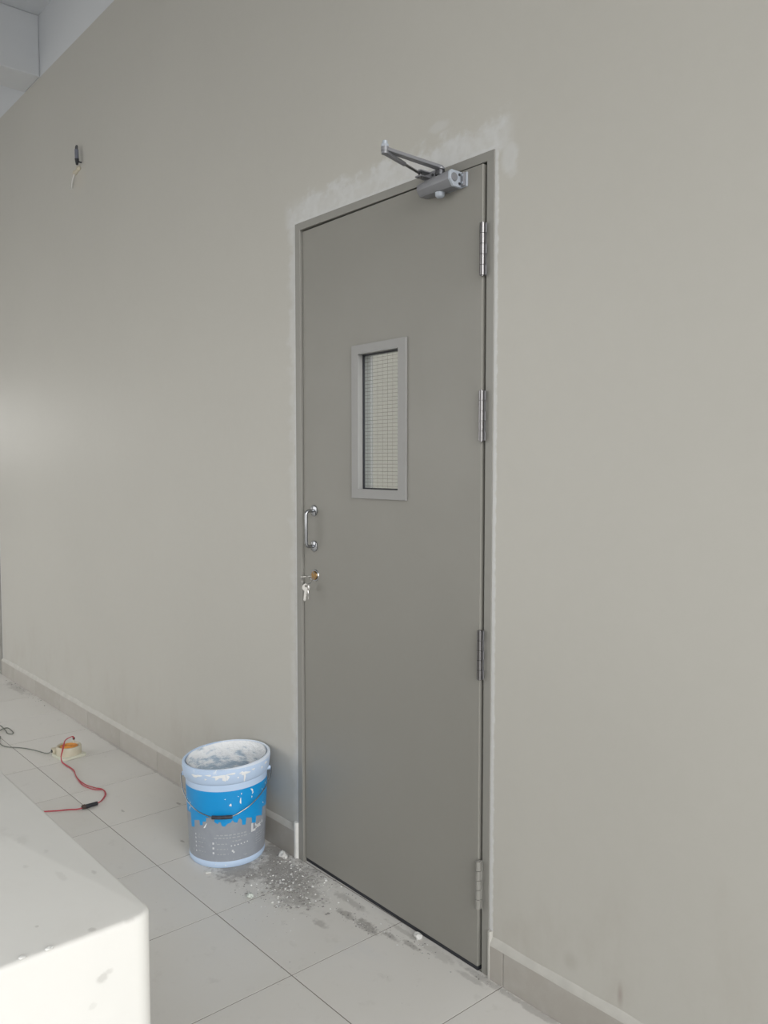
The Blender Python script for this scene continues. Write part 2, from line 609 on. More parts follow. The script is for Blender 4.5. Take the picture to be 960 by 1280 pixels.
fr = frame_u(MB(), DX0, DX1, DTOP, JL, JR, JT, -.003, .15).build('door_frame', M_FRAME, d1, bevel=.0012)
frame_u(MB(), DX0 + .02, DX1 - .018, DTOP - .018, .030, .030, .026, .052, .075).build('door_stop', M_DARK, d1)
VX0, VX1, VZ0, VZ1 = -1.984, -1.793, 1.291, 1.706
leaf = MB().grid([LX0, VX0, VX1, LX1], [LZ0, VZ0, VZ1, LZ1], [(1, 1)], 1, -.0085, .046).build('door_leaf', M_DOOR, d1, bevel=.0022)
MB().box((LX0 + .002, -.005, .0003), (LX1 - .002, .030, LZ0 - .001)).build('gap_shade_strip', M_BLACK, d1)  # added black strip: blocks light under the leaf, stands for the dark gap
# vision panel
vt = MB().grid([-2.014, VX0, VX1, -1.7605], [1.2645, VZ0, VZ1, 1.732], [(1, 1)], 1, -.0155, -.0084).build('vision_panel_trim', M_TRIM, d1, bevel=.001)
MB().grid([VX0 - .0005, VX0 + .002, VX1 - .002, VX1 + .0005], [VZ0 - .0005, VZ0 + .002, VZ1 - .002, VZ1 + .0005], [(1, 1)], 1, -.0153, .0462).build('reveal', M_TRIM, vt)
MB().grid([VX0 + .002, VX0 + .006, VX1 - .006, VX1 - .002], [VZ0 + .002, VZ0 + .006, VZ1 - .006, VZ1 - .002], [(1, 1)], 1, .004, .0099).build('gasket', M_BLACK, vt)


def glass_material():
    t = NT('clear_wired_glass')
    tr = t.n('ShaderNodeBsdfTransparent')
    tr.inputs[0].default_value = (.94, .96, .95, 1)
    gl = t.n('ShaderNodeBsdfGlossy')
    gl.inputs['Roughness'].default_value = .02
    fz = t.n('ShaderNodeFresnel')
    fz.inputs['IOR'].default_value = 1.5
    mx = t.n('ShaderNodeMixShader')
    gg = t.n('ShaderNodeNewGeometry')          # reflect on the outer face only, not inside the sheet
    t.link(t.math('MULTIPLY', fz.outputs[0], t.math('SUBTRACT', 1, gg.outputs['Backfacing'])), mx.inputs[0])
    t.link(tr.outputs[0], mx.inputs[1])
    t.link(gl.outputs[0], mx.inputs[2])
    t.link(mx.outputs[0], t.out.inputs['Surface'])
    return t.m


M_GLASS = glass_material()
MB().box((VX0 + .0021, .010, VZ0 + .0021), (VX1 - .0021, .016, VZ1 - .0021)).build('glass_pane', M_GLASS, d1)
m = MB()
k = 0
z = VZ0 + .012
while z < VZ1 - .008:
    m.cyl((VX0 + .003, .0130, z), (VX1 - .003, .0130, z), .00042, n=4)
    z += .0111
x = VX0 + .016
while x < VX1 - .008:
    m.cyl((x, .0132, VZ0 + .003), (x, .0132, VZ1 - .003), .00036, n=4)
    x += .0235
tag(m.build('glass_wire', M_WIRE, d1), kind='stuff')


# hinges
def hinge(z0, z1, mat, label):
    cx, cy, r = -1.4660, -.0140, .0074
    n = 5
    h = (z1 - z0) / n
    m = MB()
    for i in range(n):
        m.cyl((cx, cy, z0 + i * h + .0006), (cx, cy, z0 + (i + 1) * h - .0006), r, n=20)
    m.cyl((cx, cy, z0 - .0016), (cx, cy, z1 + .0016), r * .55, n=14)
    b = m.build('hinge', mat, d1, smooth=40)
    b['label'] = label
    MB().box((cx - .0015, -.0105, z0 + .001), (DX1 - JR + .0005, -.0015, z1 - .001)).build('hinge_plate', M_TAB if mat is M_HINGE else mat, b)
    for i in (0, 2, 4):
        MB().box((cx + .004, -.0112, z0 + i * h + .001), (DX1 - JR + .0075, -.0088, z0 + (i + 1) * h - .001), .0006, 1).build('hinge_tab', M_TAB if mat is M_HINGE else mat, b)
    return b


for z0, z1 in ((1.853, 1.986), (1.429, 1.560), (.802, .933)):
    hinge(z0, z1, M_HINGE, 'bright steel hinge')
hinge(.180, .311, M_FRAME, 'lowest hinge, painted over in grey')

# pull handle
hx, hy, hz0, hz1 = -2.2250, -.042, 1.0975, 1.2155
rb = .012
pts = [(hx, -.001, hz1), (hx, hy + rb, hz1)]
pts += [(hx, hy + rb - rb * math.sin(a), hz1 - rb + rb * math.cos(a)) for a in [i * PI / 12 for i in range(1, 7)]]
pts += [(hx, hy, hz0 + rb)]
pts += [(hx, hy + rb - rb * math.cos(a), hz0 + rb - rb * math.sin(a)) for a in [i * PI / 12 for i in range(1, 7)]]
pts += [(hx, -.001, hz0)]
hd = MB().tube(pts, .0056, 14).build('pull_handle', M_CHROME, d1, smooth=60)
hd['label'] = 'chrome pull handle on two round roses'
for zz in (hz0, hz1):
    MB().cyl((hx, -.0083, zz), (hx, -.0115, zz), .0185, n=28).cyl((hx, -.0115, zz), (hx, -.0140, zz), .0185, .0135, 28).build('rose', M_CHROME, hd, smooth=35)

# lock
lx, lz = -2.2215, 1.000
lk = MB().cyl((lx, -.0083, lz), (lx, -.0115, lz), .0205, .0190, 28).build('lock', M_CHROME, d1, smooth=35)
lk['label'] = 'chrome ringed lock with a brass core'
MB().cyl((lx, -.0115, lz), (lx, -.0150, lz), .0150, .0140, 24).build('brass_core', M_BRASS, lk, smooth=35)

for dx_, dz_ in ((.0, .0088), (.0, -.0088)):
    MB().cyl((lx + dx_, -.015, lz + dz_), (lx + dx_, -.0164, lz + dz_), .0028, n=10).build('core_pin', M_CHROME, lk)

# key bunch hanging from the lock
kb = empty('key_bunch', (lx, -.0125, lz), 'small bunch of steel keys hanging from the brass lock', 'keys')


M_NICKEL = simple('dull_nickel', (0.55, 0.54, 0.52), .38, .75, var=.15, scale=150)


def key(name, m4):
    m = MB()
    out = [(.0095 * math.cos(a), .0095 * math.sin(a)) for a in [i * 2 * PI / 20 for i in range(20)]]
    pr = [(.0034 * math.cos(a), .0034 + .0034 * math.sin(a)) for a in [i * 2 * PI / 20 for i in range(20)]]
    A = [[m.bm.verts.new((p[0], t, p[1])) for p in out] for t in (-.0011, .0011)]
    B = [[m.bm.verts.new((p[0], t, p[1])) for p in pr] for t in (-.0011, .0011)]
    for i in range(20):
        j = (i + 1) % 20
        m.bm.faces.new((A[0][i], A[0][j], B[0][j], B[0][i]))
        m.bm.faces.new((A[1][j], A[1][i], B[1][i], B[1][j]))
        m.bm.faces.new((A[0][j], A[0][i], A[1][i], A[1][j]))
        m.bm.faces.new((B[0][i], B[0][j], B[1][j], B[1][i]))
    teeth = [(-.0032, -.008), (.0032, -.008), (.0032, -.016), (.0020, -.018), (.0032, -.0205), (.0016, -.0235), (.0030, -.026), (.0018, -.029), (.0026, -.031), (0, -.034), (-.0032, -.031)]
    m.prism(teeth, 1, -.0010, .0010)
    bmesh.ops.transform(m.bm, matrix=m4, verts=m.bm.verts[:])
    return m.build(name, M_NICKEL, kb)


key('key', Matrix.Translation((lx, -.034, lz)) @ Matrix.Rotation(-PI / 2, 4, 'X') @ Matrix.Rotation(0, 4, 'Y') @ Matrix.Rotation(PI, 4, 'Y') @ Matrix.Rotation(PI, 4, 'Y'))
rc = Vector((lx, -.044, lz - .0125))
MB().tube([rc + Vector((.003 * math.sin(a), .004 * math.sin(a), .0135 * math.cos(a))) + Vector((.0115 * math.sin(a), .006 * math.sin(a), 0)) for a in [i * 2 * PI / 28 for i in range(28)]], .0011, 6, True).build('key_ring', M_STEEL, kb, smooth=60)
key('key', Matrix.Translation((lx - .002, -.045, lz - .037)) @ Matrix.Rotation(math.radians(50), 4, 'Z') @ Matrix.Rotation(math.radians(6), 4, 'Y') @ Matrix.Scale(1.35, 4))
key('key', Matrix.Translation((lx + .001, -.040, lz - .036)) @ Matrix.Rotation(math.radians(-25), 4, 'Z') @ Matrix.Rotation(math.radians(-9), 4, 'Y') @ Matrix.Scale(1.25, 4))

# ------------------------------------------------------------------ door closer
dc = empty('door_closer', (-1.61, -.001, 2.108), 'silver overhead door closer with a folded arm above the leaf', 'door closer')
ZT, ZB = 2.132, 2.091
prof = [(-.0120, ZT), (-.052, ZT), (-.058, ZT - .006), (-.058, ZT - .024), (-.044, ZB), (-.0120, ZB)]
m = MB().prism(prof, 0, -1.678, -1.549, .0015)
for v in m.bm.verts:          # rounded far end
    if v.co.x < -1.67:
        v.co.y = -.004 + (v.co.y + .004) * .86
        v.co.z = 2.111 + (v.co.z - 2.111) * .8
body = m.build('closer_body', M_CLOSER, dc, smooth=30)
MB().prism(prof, 0, -1.549, -1.541, .001).build('end_cap', M_CAP, dc)
ec = bpy.data.objects['end_cap']
MB().cyl((-1.541, -.042, 2.114), (-1.5388, -.042, 2.114), .0115, .0100, 24).build('cap_disc', M_CLOSER, ec, smooth=35)
MB().cyl((-1.541, -.0235, 2.123), (-1.5398, -.0235, 2.123), .0036, n=12).build('cap_screw', M_DARK, ec)
MB().cyl((-1.541, -.0235, 2.100), (-1.5398, -.0235, 2.100), .0036, n=12).build('cap_screw', M_DARK, ec)
bp = MB().box((-1.600, -.0125, 2.093), (-1.524, -.0070, 2.130), .001, 1).build('mounting_plate', M_CAP, dc)
MB().box((-1.538, -.020, 2.094), (-1.528, -.0120, 2.128), .001, 1).build('plate_lug', M_CLOSER, bp)
for zz in (2.102, 2.121):
    MB().cyl((-1.533, -.020, zz), (-1.533, -.0215, zz), .003, n=12).build('plate_screw', M_CAP, bp)
kn = MB().lathe([(.0, 2.078), (.008, 2.079), (.0125, 2.083), (.0135, 2.092)], 24, (-1.607, -.030)).build('adjuster_knob', M_CAP, dc, smooth=50)
# spindle, arm, elbow, forearm, shoe
ax, ay = -1.607, -.030
EL = Vector((-1.610, -.222, 2.160))
m = MB().cyl((ax, ay, 2.130), (ax, ay, 2.160), .009, n=18).cyl((ax, ay, 2.137), (ax, ay, 2.149), .0125, n=18)
m.build('spindle', M_DARK, dc, smooth=40)


def bar(m, a, b, w0, w1, h):
    a, b = Vector(a), Vector(b)
    d = (b - a).normalized()
    s = Vector((d.y, -d.x, 0)).normalized()
    V = []
    for p, w in ((a, w0), (b, w1)):
        V.append([m.bm.verts.new(p + s * sx * w / 2 + Vector((0, 0, sz * h / 2))) for sx, sz in ((-1, -1), (1, -1), (1, 1), (-1, 1))])
    for i in range(4):
        j = (i + 1) % 4
        m.bm.faces.new((V[0][i], V[0][j], V[1][j], V[1][i]))
    m.bm.faces.new(V[0])
    m.bm.faces.new(V[1])
    return m


m = bar(MB(), (ax, ay, 2.157), EL, .020, .016, .008)
m.cyl((ax, ay, 2.152), (ax, ay, 2.1560), .013, n=20).cyl(EL - Vector((0, 0, .005)), EL + Vector((0, 0, .005)), .010, n=20)
m.build('main_arm', M_CLOSER, dc, smooth=40)
MB().cyl(EL + Vector((0, 0, .005)), EL + Vector((0, 0, .011)), .0105, n=6).cyl(EL + Vector((0, 0, .011)), EL + Vector((0, 0, .020)), .0078, .0068, n=16).build('elbow_bolt', M_CAP, dc, smooth=40)
SH = Vector((-1.672, -.040, 2.156))
E2 = EL + Vector((0, 0, -.008))
mid = E2 + (SH - E2) * .50
m = bar(MB(), E2, mid, .014, .010, .007)
m.cyl(E2 - Vector((0, 0, .004)), E2 + Vector((0, 0, .004)), .009, n=18)
m.cyl(mid - (SH - E2) * .03, mid + (SH - E2) * .02, .006, n=12)
m.build('forearm', M_CLOSER, dc, smooth=40)
MB().cyl(mid, SH, .0040, n=12).build('forearm_rod', M_STEEL, dc, smooth=40)
shoe = MB().box((-1.684, -.0125, 2.142), (-1.628, -.009, 2.164), .001, 1).box((-1.684, -.048, 2.146), (-1.660, -.012, 2.150), .001, 1).box((-1.684, -.048, 2.160), (-1.660, -.012, 2.164), .001, 1)
sh = shoe.build('arm_shoe', M_CLOSER, dc)
MB().cyl((SH.x, SH.y, 2.144), (SH.x, SH.y, 2.166), .005, n=12).build('shoe_pin', M_STEEL, sh, smooth=40)
for xx in (-1.650, -1.637):
    MB().cyl((xx, -.0125, 2.153), (xx, -.0145, 2.153), .0036, n=12).build('shoe_screw', M_DARK, sh)

# the leaf hangs slightly out of plane: its latch edge sits deeper than its hinge edge
def hang(o):
    ox = ORG[o].x
    for v in o.data.vertices:
        v.co.y += .0145 * (LX1 - (v.co.x + ox)) / (LX1 - LX0)
    for c in o.children:
        hang(c)


for o in list(d1.children):
    if o.name.split('.')[0] in ('door_leaf', 'vision_panel_trim', 'glass_pane', 'glass_wire', 'pull_handle', 'lock', 'gap_shade_strip'):
        hang(o)
for o in list(kb.children) + list(dc.children):
    if o.name.split('.')[0] not in ('arm_shoe',):
        hang(o)

# ------------------------------------------------------------------ second door, far left
d2 = empty('door_2', ((D2X0 + D2X1) / 2, 0, 0), 'grey steel door at the far left end of the beige wall', 'door', kind='structure')
frame_u(MB(), D2X0, D2X1, DTOP, .028, .028, .026, -.009, .15).build('door_frame', M_FRAME, d2, bevel=.0012)
MB().box((D2X0 + .032, .0, .013), (D2X1 - .034, .045, DTOP - .030)).build('door_leaf', M_DOOR, d2, bevel=.0012)
for zc in (.25, .87, 1.5, 1.92):
    MB().cyl((D2X1 - .029, -.0125, zc - .066), (D2X1 - .029, -.0125, zc + .066), .0078, n=16).build('hinge', M_STEEL, d2, smooth=40)

# ------------------------------------------------------------------ white parapet in the foreground
def ledge_material():
    t = NT('white_parapet_paint')
    x, y, z, P = t.pos()
    n = t.noise(P, 9, 5, .65)
    f = t.noise(P, 70, 4)
    c = t.mix(n, (0.625, 0.62, 0.595), (0.67, 0.665, 0.64))
    top = t.step(z, .845, .849)
    c = t.mix(t.math('MULTIPLY', top, t.step(n, .5, .72, 0, .25)), c, (0.55, 0.53, 0.49))
    dk = None
    for cx, cy, rx, ry, s in ((-1.021, -1.223, .009, .0035, .9), (-1.119, -1.249, .010, .005, .5), (-1.038, -1.258, .022, .005, .4), (-1.093, -1.284, .008, .004, .5),
                              (-.893, -1.276, .006, .006, 1), (-.94, -1.32, .003, .0025, 1), (-.885, -1.234, .006, .008, .6), (-1.175, -1.263, .02, .01, .35), (-1.22, -1.28, .03, .015, .3)):
        e = t.math('MULTIPLY', t.math('MULTIPLY', t.ellipse(cx, cy, rx, ry, f, 1.2, (0, 1), .7), s), top)
        dk = e if dk is None else t.math('MAXIMUM', dk, e)
    side = t.math('SUBTRACT', 1, top)
    for cy, cz, r, s in ((-1.268, .797, .009, 1), (-1.281, .768, .006, .4), (-1.262, .800, .006, .8)):
        e = t.math('MULTIPLY', t.math('MULTIPLY', t.ellipse(cy, cz, r, r * .8, f, 1.4, (1, 2), .7), s), side)
        dk = t.math('MAXIMUM', dk, e)
    c = t.mix(t.math('MULTIPLY', dk, .42), c, (0.33, 0.32, 0.30))
    t.bump(t.math('ADD', t.math('MULTIPLY', n, .7), t.math('MULTIPLY', f, .3)), .12, .003)
    return t.fin(c, .6)


M_LEDGE = ledge_material()
m = MB().box((-2.3, -1.52, 0), (-.883, -1.204, .85))
lv = [e for e in m.bm.edges if abs(e.verts[0].co.z - e.verts[1].co.z) > .5 and e.verts[0].co.x > -1]
bmesh.ops.bevel(m.bm, geom=lv, offset=.024, segments=5, profile=.5, affect='EDGES')
te = [e for e in m.bm.edges if e.verts[0].co.z > .84 and e.verts[1].co.z > .84]
bmesh.ops.bevel(m.bm, geom=te, offset=.006, segments=3, profile=.5, affect='EDGES')
pw = m.build('parapet_wall', M_LEDGE, smooth=40)
tag(pw, 'thick low white parapet with a smudged flat top in the foreground', 'parapet', kind='structure')
for i, (yy, xx, r) in enumerate(((-1.325, -.886, .0035), (-1.352, -.888, .003))):
    MB().sphere((xx, yy, .8515), r, 1, (1, 1.6, .6), .25, i).build('plaster_speck', M_PLASTER, pw)

# ------------------------------------------------------------------ paint bucket
BX, BY = -2.530, -.160
FACE = math.atan2(-1.617 - BY, 0 - BX)       # the corridor side the print faces
bk = empty('paint_bucket', (BX, BY, 0), 'open blue and grey plastic paint bucket standing beside the grey door', 'bucket')
R0, R1, BH = .1295, .1445, .350


def warp(m):
    """the rim of the old bucket is pulled a little out of level"""
    for v in m.bm.verts:
        k = min(1.0, max(0.0, (v.co.z - .22) / .12))
        v.co.z += .0095 * k * ((v.co.x - BX) * -math.sin(FACE) + (v.co.y - BY) * math.cos(FACE)) / .15
    return m


def rad(z):
    return R0 + (R1 - R0) * z / BH


def bucket_plastic():
    t = NT('pale_blue_plastic')
    P = t.coords('Object')
    s = t.n('ShaderNodeSeparateXYZ')
    t.link(P, s.inputs[0])
    n = t.noise(P, 28, 5, .65)
    n2 = t.noise(P, 60, 3, .6, (1, 1, .35))
    c = t.mix(n, (0.47, 0.60, 0.80), (0.53, 0.66, 0.85))
    m = t.math('MULTIPLY', t.step(n2, .58, .66), t.step(s.outputs[2], .325, .348))
    m = t.math('MAXIMUM', m, t.math('MULTIPLY', t.step(s.outputs[2], .3475, .3495), .7))
    c = t.mix(t.math('MULTIPLY', m, .8), c, (0.82, 0.85, 0.90))
    return t.fin(c, .42)


def putty_material():
    t = NT('dried_putty_lining')
    P = t.coords('Object')
    s = t.n('ShaderNodeSeparateXYZ')
    t.link(P, s.inputs[0])
    n = t.noise(P, 18, 6, .7, (1, 1, 2.6))
    f = t.noise(P, 70, 4, .6)
    nz = t.math('ADD', n, t.math('MULTIPLY', t.math('SUBTRACT', s.outputs[2], .295), 2.2))
    c = t.mix(t.step(nz, .36, .56), (0.40, 0.50, 0.60), (0.84, 0.86, 0.88))
    c = t.mix(t.step(f, .62, .78, 0, .4), c, (0.42, 0.46, 0.50))
    t.bump(t.math('ADD', n, t.math('MULTIPLY', f, .4)), .9, .006)
    return t.fin(c, .8)


M_BPL = bucket_plastic()
M_PUTTY = putty_material()
M_BLUE = simple('blue_label_print', (0.004, 0.285, 0.66), .38, var=.05, scale=20)


def grey_label():
    t = NT('grey_label_print')
    P = t.coords('Object')
    n = t.noise(P, 35, 4, .6)
    c = t.mix(n, (0.25, 0.27, 0.31), (0.31, 0.335, 0.375))
    c = t.mix(t.step(t.noise(P, 90, 3), .62, .72, 0, .5), c, (0.40, 0.42, 0.45))
    return t.fin(c, .42)


M_GREYL = grey_label()
M_PRINT = simple('white_print', (0.62, 0.64, 0.66), .5, var=.05)
M_FAINT = simple('faint_print', (0.38, 0.40, 0.43), .5, var=.08)
M_DRIP = simple('white_paint_drip', (0.78, 0.80, 0.82), .5, var=.04)

shell = [(.0, .004), (R0 - .012, .004), (R0 - .008, .0), (R0 - .002, .001), (R0 + .001, .006), (rad(.02) + .0015, .018), (rad(.024), .022),
         (rad(.292), .292), (rad(.292) + .004, .296), (rad(.305) + .0055, .299), (rad(.335) + .0095, .334), (rad(.345) + .0085, .339), (rad(.345) + .0085, .347), (rad(.35) + .004, .3505), (R1 + .0005, .3505)]
m = MB().lathe([(r, z) for r, z in shell] + [(R1 - .0015, .349), (R1 - .0035, .33), (.1275, .062), (.0, .060)], 96, (BX, BY))
warp(m).build('bucket_shell', M_BPL, bk, smooth=38)
m = MB()
prof = []
for i in range(23):
    z = .347 - i * .012
    prof.append((rad(z) - (.0048 if i else .0030), z + (0 if i else .0015)))
prof += [(.10, .081), (.05, .078), (.0, .077)]
m.lathe(prof, 72, (BX, BY), caps=False)
for v in m.bm.verts:
    p = v.co
    rr = Vector((p.x - BX, p.y - BY, 0))
    if rr.length > .09:
        k = mnoise.noise(Vector((p.x * 22, p.y * 22, p.z * 40)))
        rr2 = rr.normalized() * (rr.length - .0018 - .002 * max(0, k) - (.0015 if k > .2 else 0))
        v.co.x, v.co.y = BX + rr2.x, BY + rr2.y
    else:
        v.co.z += .006 * mnoise.noise(Vector((p.x * 30, p.y * 30, 1)))
warp(m).build('putty_lining', M_PUTTY, bk, smooth=60)
# city outline between the grey and the blue print: (position, height) across the visible half
SK = [(80, 150), (118, 150), (120, 280), (150, 280), (152, 215), (200, 215), (205, 265), (230, 265), (232, 232), (263, 235), (267, 200), (340, 200), (344, 250),
      (375, 270), (385, 255), (402, 255), (412, 290), (440, 300), (466, 275), (498, 265), (515, 243), (530, 262), (560, 268), (572, 235), (585, 225), (603, 240), (608, 285),
      (640, 280), (648, 215), (700, 208), (704, 262), (740, 250), (744, 190), (792, 178), (800, 190), (806, 100), (848, 92)]


def sky_pts():
    out = []
    for x, y in SK:
        s = max(-.995, min(.995, (x - 464) / 385))
        th = math.asin(s)
        base = 635 - 90 * ((464 - x) / 379) ** 2 if x < 464 else 635 - 155 * ((x - 464) / 386) ** 2
        out.append((th, .022 + (base - y) / 2858 / .93))
    return out


sk = sky_pts()
full = []
for k in (-1, 0, 1):
    for th, z in sk:
        full.append((th * .985 + k * PI * .99, z))
full = [p for p in full if -PI <= p[0] <= PI]


def hz(th):
    for (a, za), (b, zb) in zip(full, full[1:]):
        if a <= th <= b:
            return za if b - a < 1e-6 else za + (zb - za) * (th - a) / (b - a)
    return full[0][1] if th < full[0][0] else full[-1][1]


def onb(th, z, off):
    a = FACE + th
    r = rad(z) + off
    return (BX + r * math.cos(a), BY + r * math.sin(a), z)


def label_band(zlo, zhi, off, mat, name, parent):
    m = MB()
    ths = sorted(set([-PI + 2 * PI * i / 120 for i in range(121)] + [p[0] for p in full]))
    prev = None
    for th in ths:
        a = m.bm.verts.new(onb(th, zlo(th), off))
        b = m.bm.verts.new(onb(th, zhi(th), off))
        if prev:
            m.bm.faces.new((prev[0], a, b, prev[1]))
        prev = (a, b)
    return warp(m).build(name, mat, parent, smooth=30)


lb = label_band(lambda t: hz(t) - .0005, lambda t: .270, .0005, M_BLUE, 'blue_label', bk)
lg = label_band(lambda t: .024, hz, .0005, M_GREYL, 'grey_label', bk)


def quad_on(m, th, z, w, h, off=.0009):
    dt = w / 2 / rad(z)
    n = max(1, int(w / .01))
    prev = None
    for i in range(n + 1):
        t_ = th - dt + 2 * dt * i / n
        a, b = m.bm.verts.new(onb(t_, z - h / 2, off)), m.bm.verts.new(onb(t_, z + h / 2, off))
        if prev:
            m.bm.faces.new((prev[0], a, b, prev[1]))
        prev = (a, b)


# unreadable small print: rows of short strokes
rp = random.Random(11)
m = MB()


def row(m, th0, th1, z, h=.0032):
    t_ = th0
    while t_ < th1:
        w = rp.uniform(.05, .11)
        quad_on(m, t_ + w / 2, z, min(w, th1 - t_ + .02) * rad(z) * .8, h)
        t_ += w + .018


row(m, -.28, .50, .117, .004)
row(m, -.34, .55, .107, .004)
for z_ in (.086, .068, .050):
    row(m, -.27, -.02, z_)
for i, z_ in enumerate((.098, .089, .080, .071, .062)):
    row(m, .80, 1.25, z_, .0026)
for z_ in (.102, .086, .07, .054):
    row(m, -.82, -.62, z_, .0026)
row(m, .12, .35, .094)
tag(m.build('small_print', M_FAINT, lg), kind='stuff')
m = MB()
for z_ in (.109, .096, .081, .067, .050):
    quad_on(m, -.90, z_, .0045, .006)
for z_ in (.088, .071, .054):
    quad_on(m, -.36, z_, .006, .007)
for i in range(6):
    quad_on(m, .10 + i * .085, .078 + i * .0008, .0042, .004)
quad_on(m, .13, .060, .006, .007)
quad_on(m, .16, .055, .005, .006)
tag(m.build('printed_marks', M_PRINT, lg), kind='stuff')


def wrap_text(body, size, th, z, name, bold=0.0):
    cu = bpy.data.curves.new('text', 'FONT')
    cu.body, cu.size, cu.offset = body, size, bold
    tmp = bpy.data.objects.new('text', cu)
    COL.objects.link(tmp)
    dg = bpy.context.evaluated_depsgraph_get()
    me = bpy.data.meshes.new_from_object(tmp.evaluated_get(dg))
    bpy.data.objects.remove(tmp)
    m = MB()
    m.bm.from_mesh(me)
    for v in m.bm.verts:
        v.co = onb(th + v.co.x / rad(z), z + v.co.y, .0010)
    bpy.data.meshes.remove(me)
    return m.build(name, M_PRINT, lg)


wrap_text('L', .039, .63, .1115, 'printed_letter', .0022)
wrap_text('bat', .024, .765, .1165, 'printed_letters', .0011)


# drips of white paint on the print
def blob(m, th, z, w, h, lean=0.0, off=.0007):
    cen = m.bm.verts.new(onb(th, z, off + .0012))
    ring = []
    for i in range(12):
        a = 2 * PI * i / 12
        k = 1 + .25 * math.sin(3 * a + th * 50)
        zz = z + h / 2 * math.sin(a) * k
        ring.append(m.bm.verts.new(onb(th + (w / 2 * math.cos(a) * k + lean * (zz - z)) / rad(z), zz, off)))
    for i in range(12):
        m.bm.faces.new((cen, ring[i], ring[(i + 1) % 12]))


m = MB()
for cx, cy, w, h, lean in ((475, 495, 9, 34, 0), (418, 517, 13, 14, 0), (541, 432, 12, 22, -.6), (545, 445, 8, 14, .4), (540, 468, 6, 12, 0), (610, 500, 8, 8, 0), (606, 605, 7, 20, 0),
                            (270, 627, 9, 30, .6), (182, 535, 10, 26, .5), (170, 492, 12, 8, 0), (186, 505, 8, 14, 0), (388, 483, 7, 5, 0), (480, 455, 6, 9, 0), (620, 395, 6, 16, 0), (602, 425, 5, 10, 0), (385, 855, 12, 10, 0), (325, 845, 7, 7, 0), (462, 470, 5, 5, 0)):
    s = max(-.98, min(.98, (cx - 398) / 238))
    th = math.asin(s)
    tilt = -38 * s * s if s < 0 else -82 * s * s
    z = .266 - (cy - (447 + tilt)) / 4.8 / 332
    z = max(.012, z)
    blob(m, th, z, w / 4.8 / 357, h / 4.8 / 332, lean)
tag(warp(m).build('paint_drips', M_DRIP, bk, smooth=60), kind='stuff')
m = MB()
for th, z, w, h in ((-.75, .327, .03, .010), (-.62, .330, .02, .007), (-.15, .328, .045, .010), (-.05, .320, .012, .022), (.02, .322, .010, .018), (-.22, .322, .012, .012), (.42, .326, .03, .010), (.40, .314, .007, .030), (.33, .330, .014, .008),
                    (.62, .330, .012, .006), (.90, .322, .008, .008), (.25, .316, .006, .006), (-.48, .318, .008, .006), (1.05, .330, .02, .006), (-.4, .333, .02, .006), (.10, .333, .03, .006)):
    blob(m, th, z, w, h, 0, .0105 if z > .322 else .0092)
tag(warp(m).build('rim_splashes', M_DRIP, bk, smooth=60), kind='stuff')

# wire bail with a black grip, folded down at the front
ear_z = .292
for sgn, nm in ((-1, 'ear'), (1, 'ear')):
    a = FACE + sgn * PI / 2
    d = Vector((math.cos(a), math.sin(a), 0))
    p = Vector((BX, BY, ear_z))
    MB().cyl(p + d * (rad(ear_z) - .002), p + d * .1535, .009, .007, 16).build(nm, M_BPL, bk, smooth=40)
gth, gw, gz = -.11, .225, .186
pts = []
for th, z, r in ((-PI / 2, .292, .1560), (-1.42, .270, .1560), (-1.25, .246, .155), (-1.0, .222, .154), (-.70, .203, .154), (-.45, .191, .152), (gth - gw, .187, .150), (gth, .1855, .1495), (gth + gw, .188, .150),
                  (.30, .199, .152), (.55, .216, .154), (.85, .240, .154), (1.10, .262, .155), (1.32, .280, .1560), (1.48, .292, .1560), (PI / 2, .292, .1560)):
    a = FACE + th
    pts.append((BX + r * math.cos(a), BY + r * math.sin(a), z))
bail = MB().tube(spline(pts, 5), .0020, 8).build('bail', M_STEEL, bk, smooth=60)
gp = []
for i in range(7):
    th = gth - gw + 2 * gw * i / 6
    a = FACE + th
    gp.append((BX + .1525 * math.cos(a), BY + .1525 * math.sin(a), .1868))
MB().tube(gp, .0062, 12).build('grip', simple('scuffed_black_grip', (0.035, 0.037, 0.05), .5, var=.9, scale=70), bail, smooth=50)

# ------------------------------------------------------------------ fitting with wires on the floor
CX, CY = -3.862, -.232
M_CREAM = simple('cream_plastic', (0.50, 0.46, 0.36), .45, var=.08, scale=30)
M_CREAM2 = simple('pale_cream_plastic', (0.56, 0.56, 0.47), .45, var=.06, scale=30)
M_ORANGE = simple('orange_copper_winding', (0.62, 0.26, 0.045), .5, var=.35, scale=120, bump=.4)
M_RED = simple('red_wire_sheath', (0.42, 0.055, 0.075), .45, var=.1)
M_GREYW = simple('grey_cable_sheath', (0.14, 0.15, 0.13), .5, var=.1)
ft = empty('electric_coil', (CX, CY, 0), 'round cream electric coil with orange winding, red lead and grey cable, on the tiles', 'electric coil')
ca, sa = math.cos(math.radians(8)), math.sin(math.radians(8))
pl = [(-.062, -.045), (-.050, -.058), (.052, -.058), (.060, -.050), (.060, .050), (.052, .058), (-.050, .058), (-.062, .045)]
pl = [(CX + x * ca - y * sa, CY + x * sa + y * ca) for x, y in pl]
MB().prism(pl, 2, 0.0, .013, .002).build('base_plate', M_CREAM2, ft, smooth=30)
MB().lathe([(.056, .013), (.0565, .047), (.054, .051), (.047, .051), (.045, .048), (.045, .041), (.044, .040), (.016, .040), (.015, .040), (.0, .040)], 48, (CX, CY)).build('drum', M_CREAM, ft, smooth=35)
m = MB()
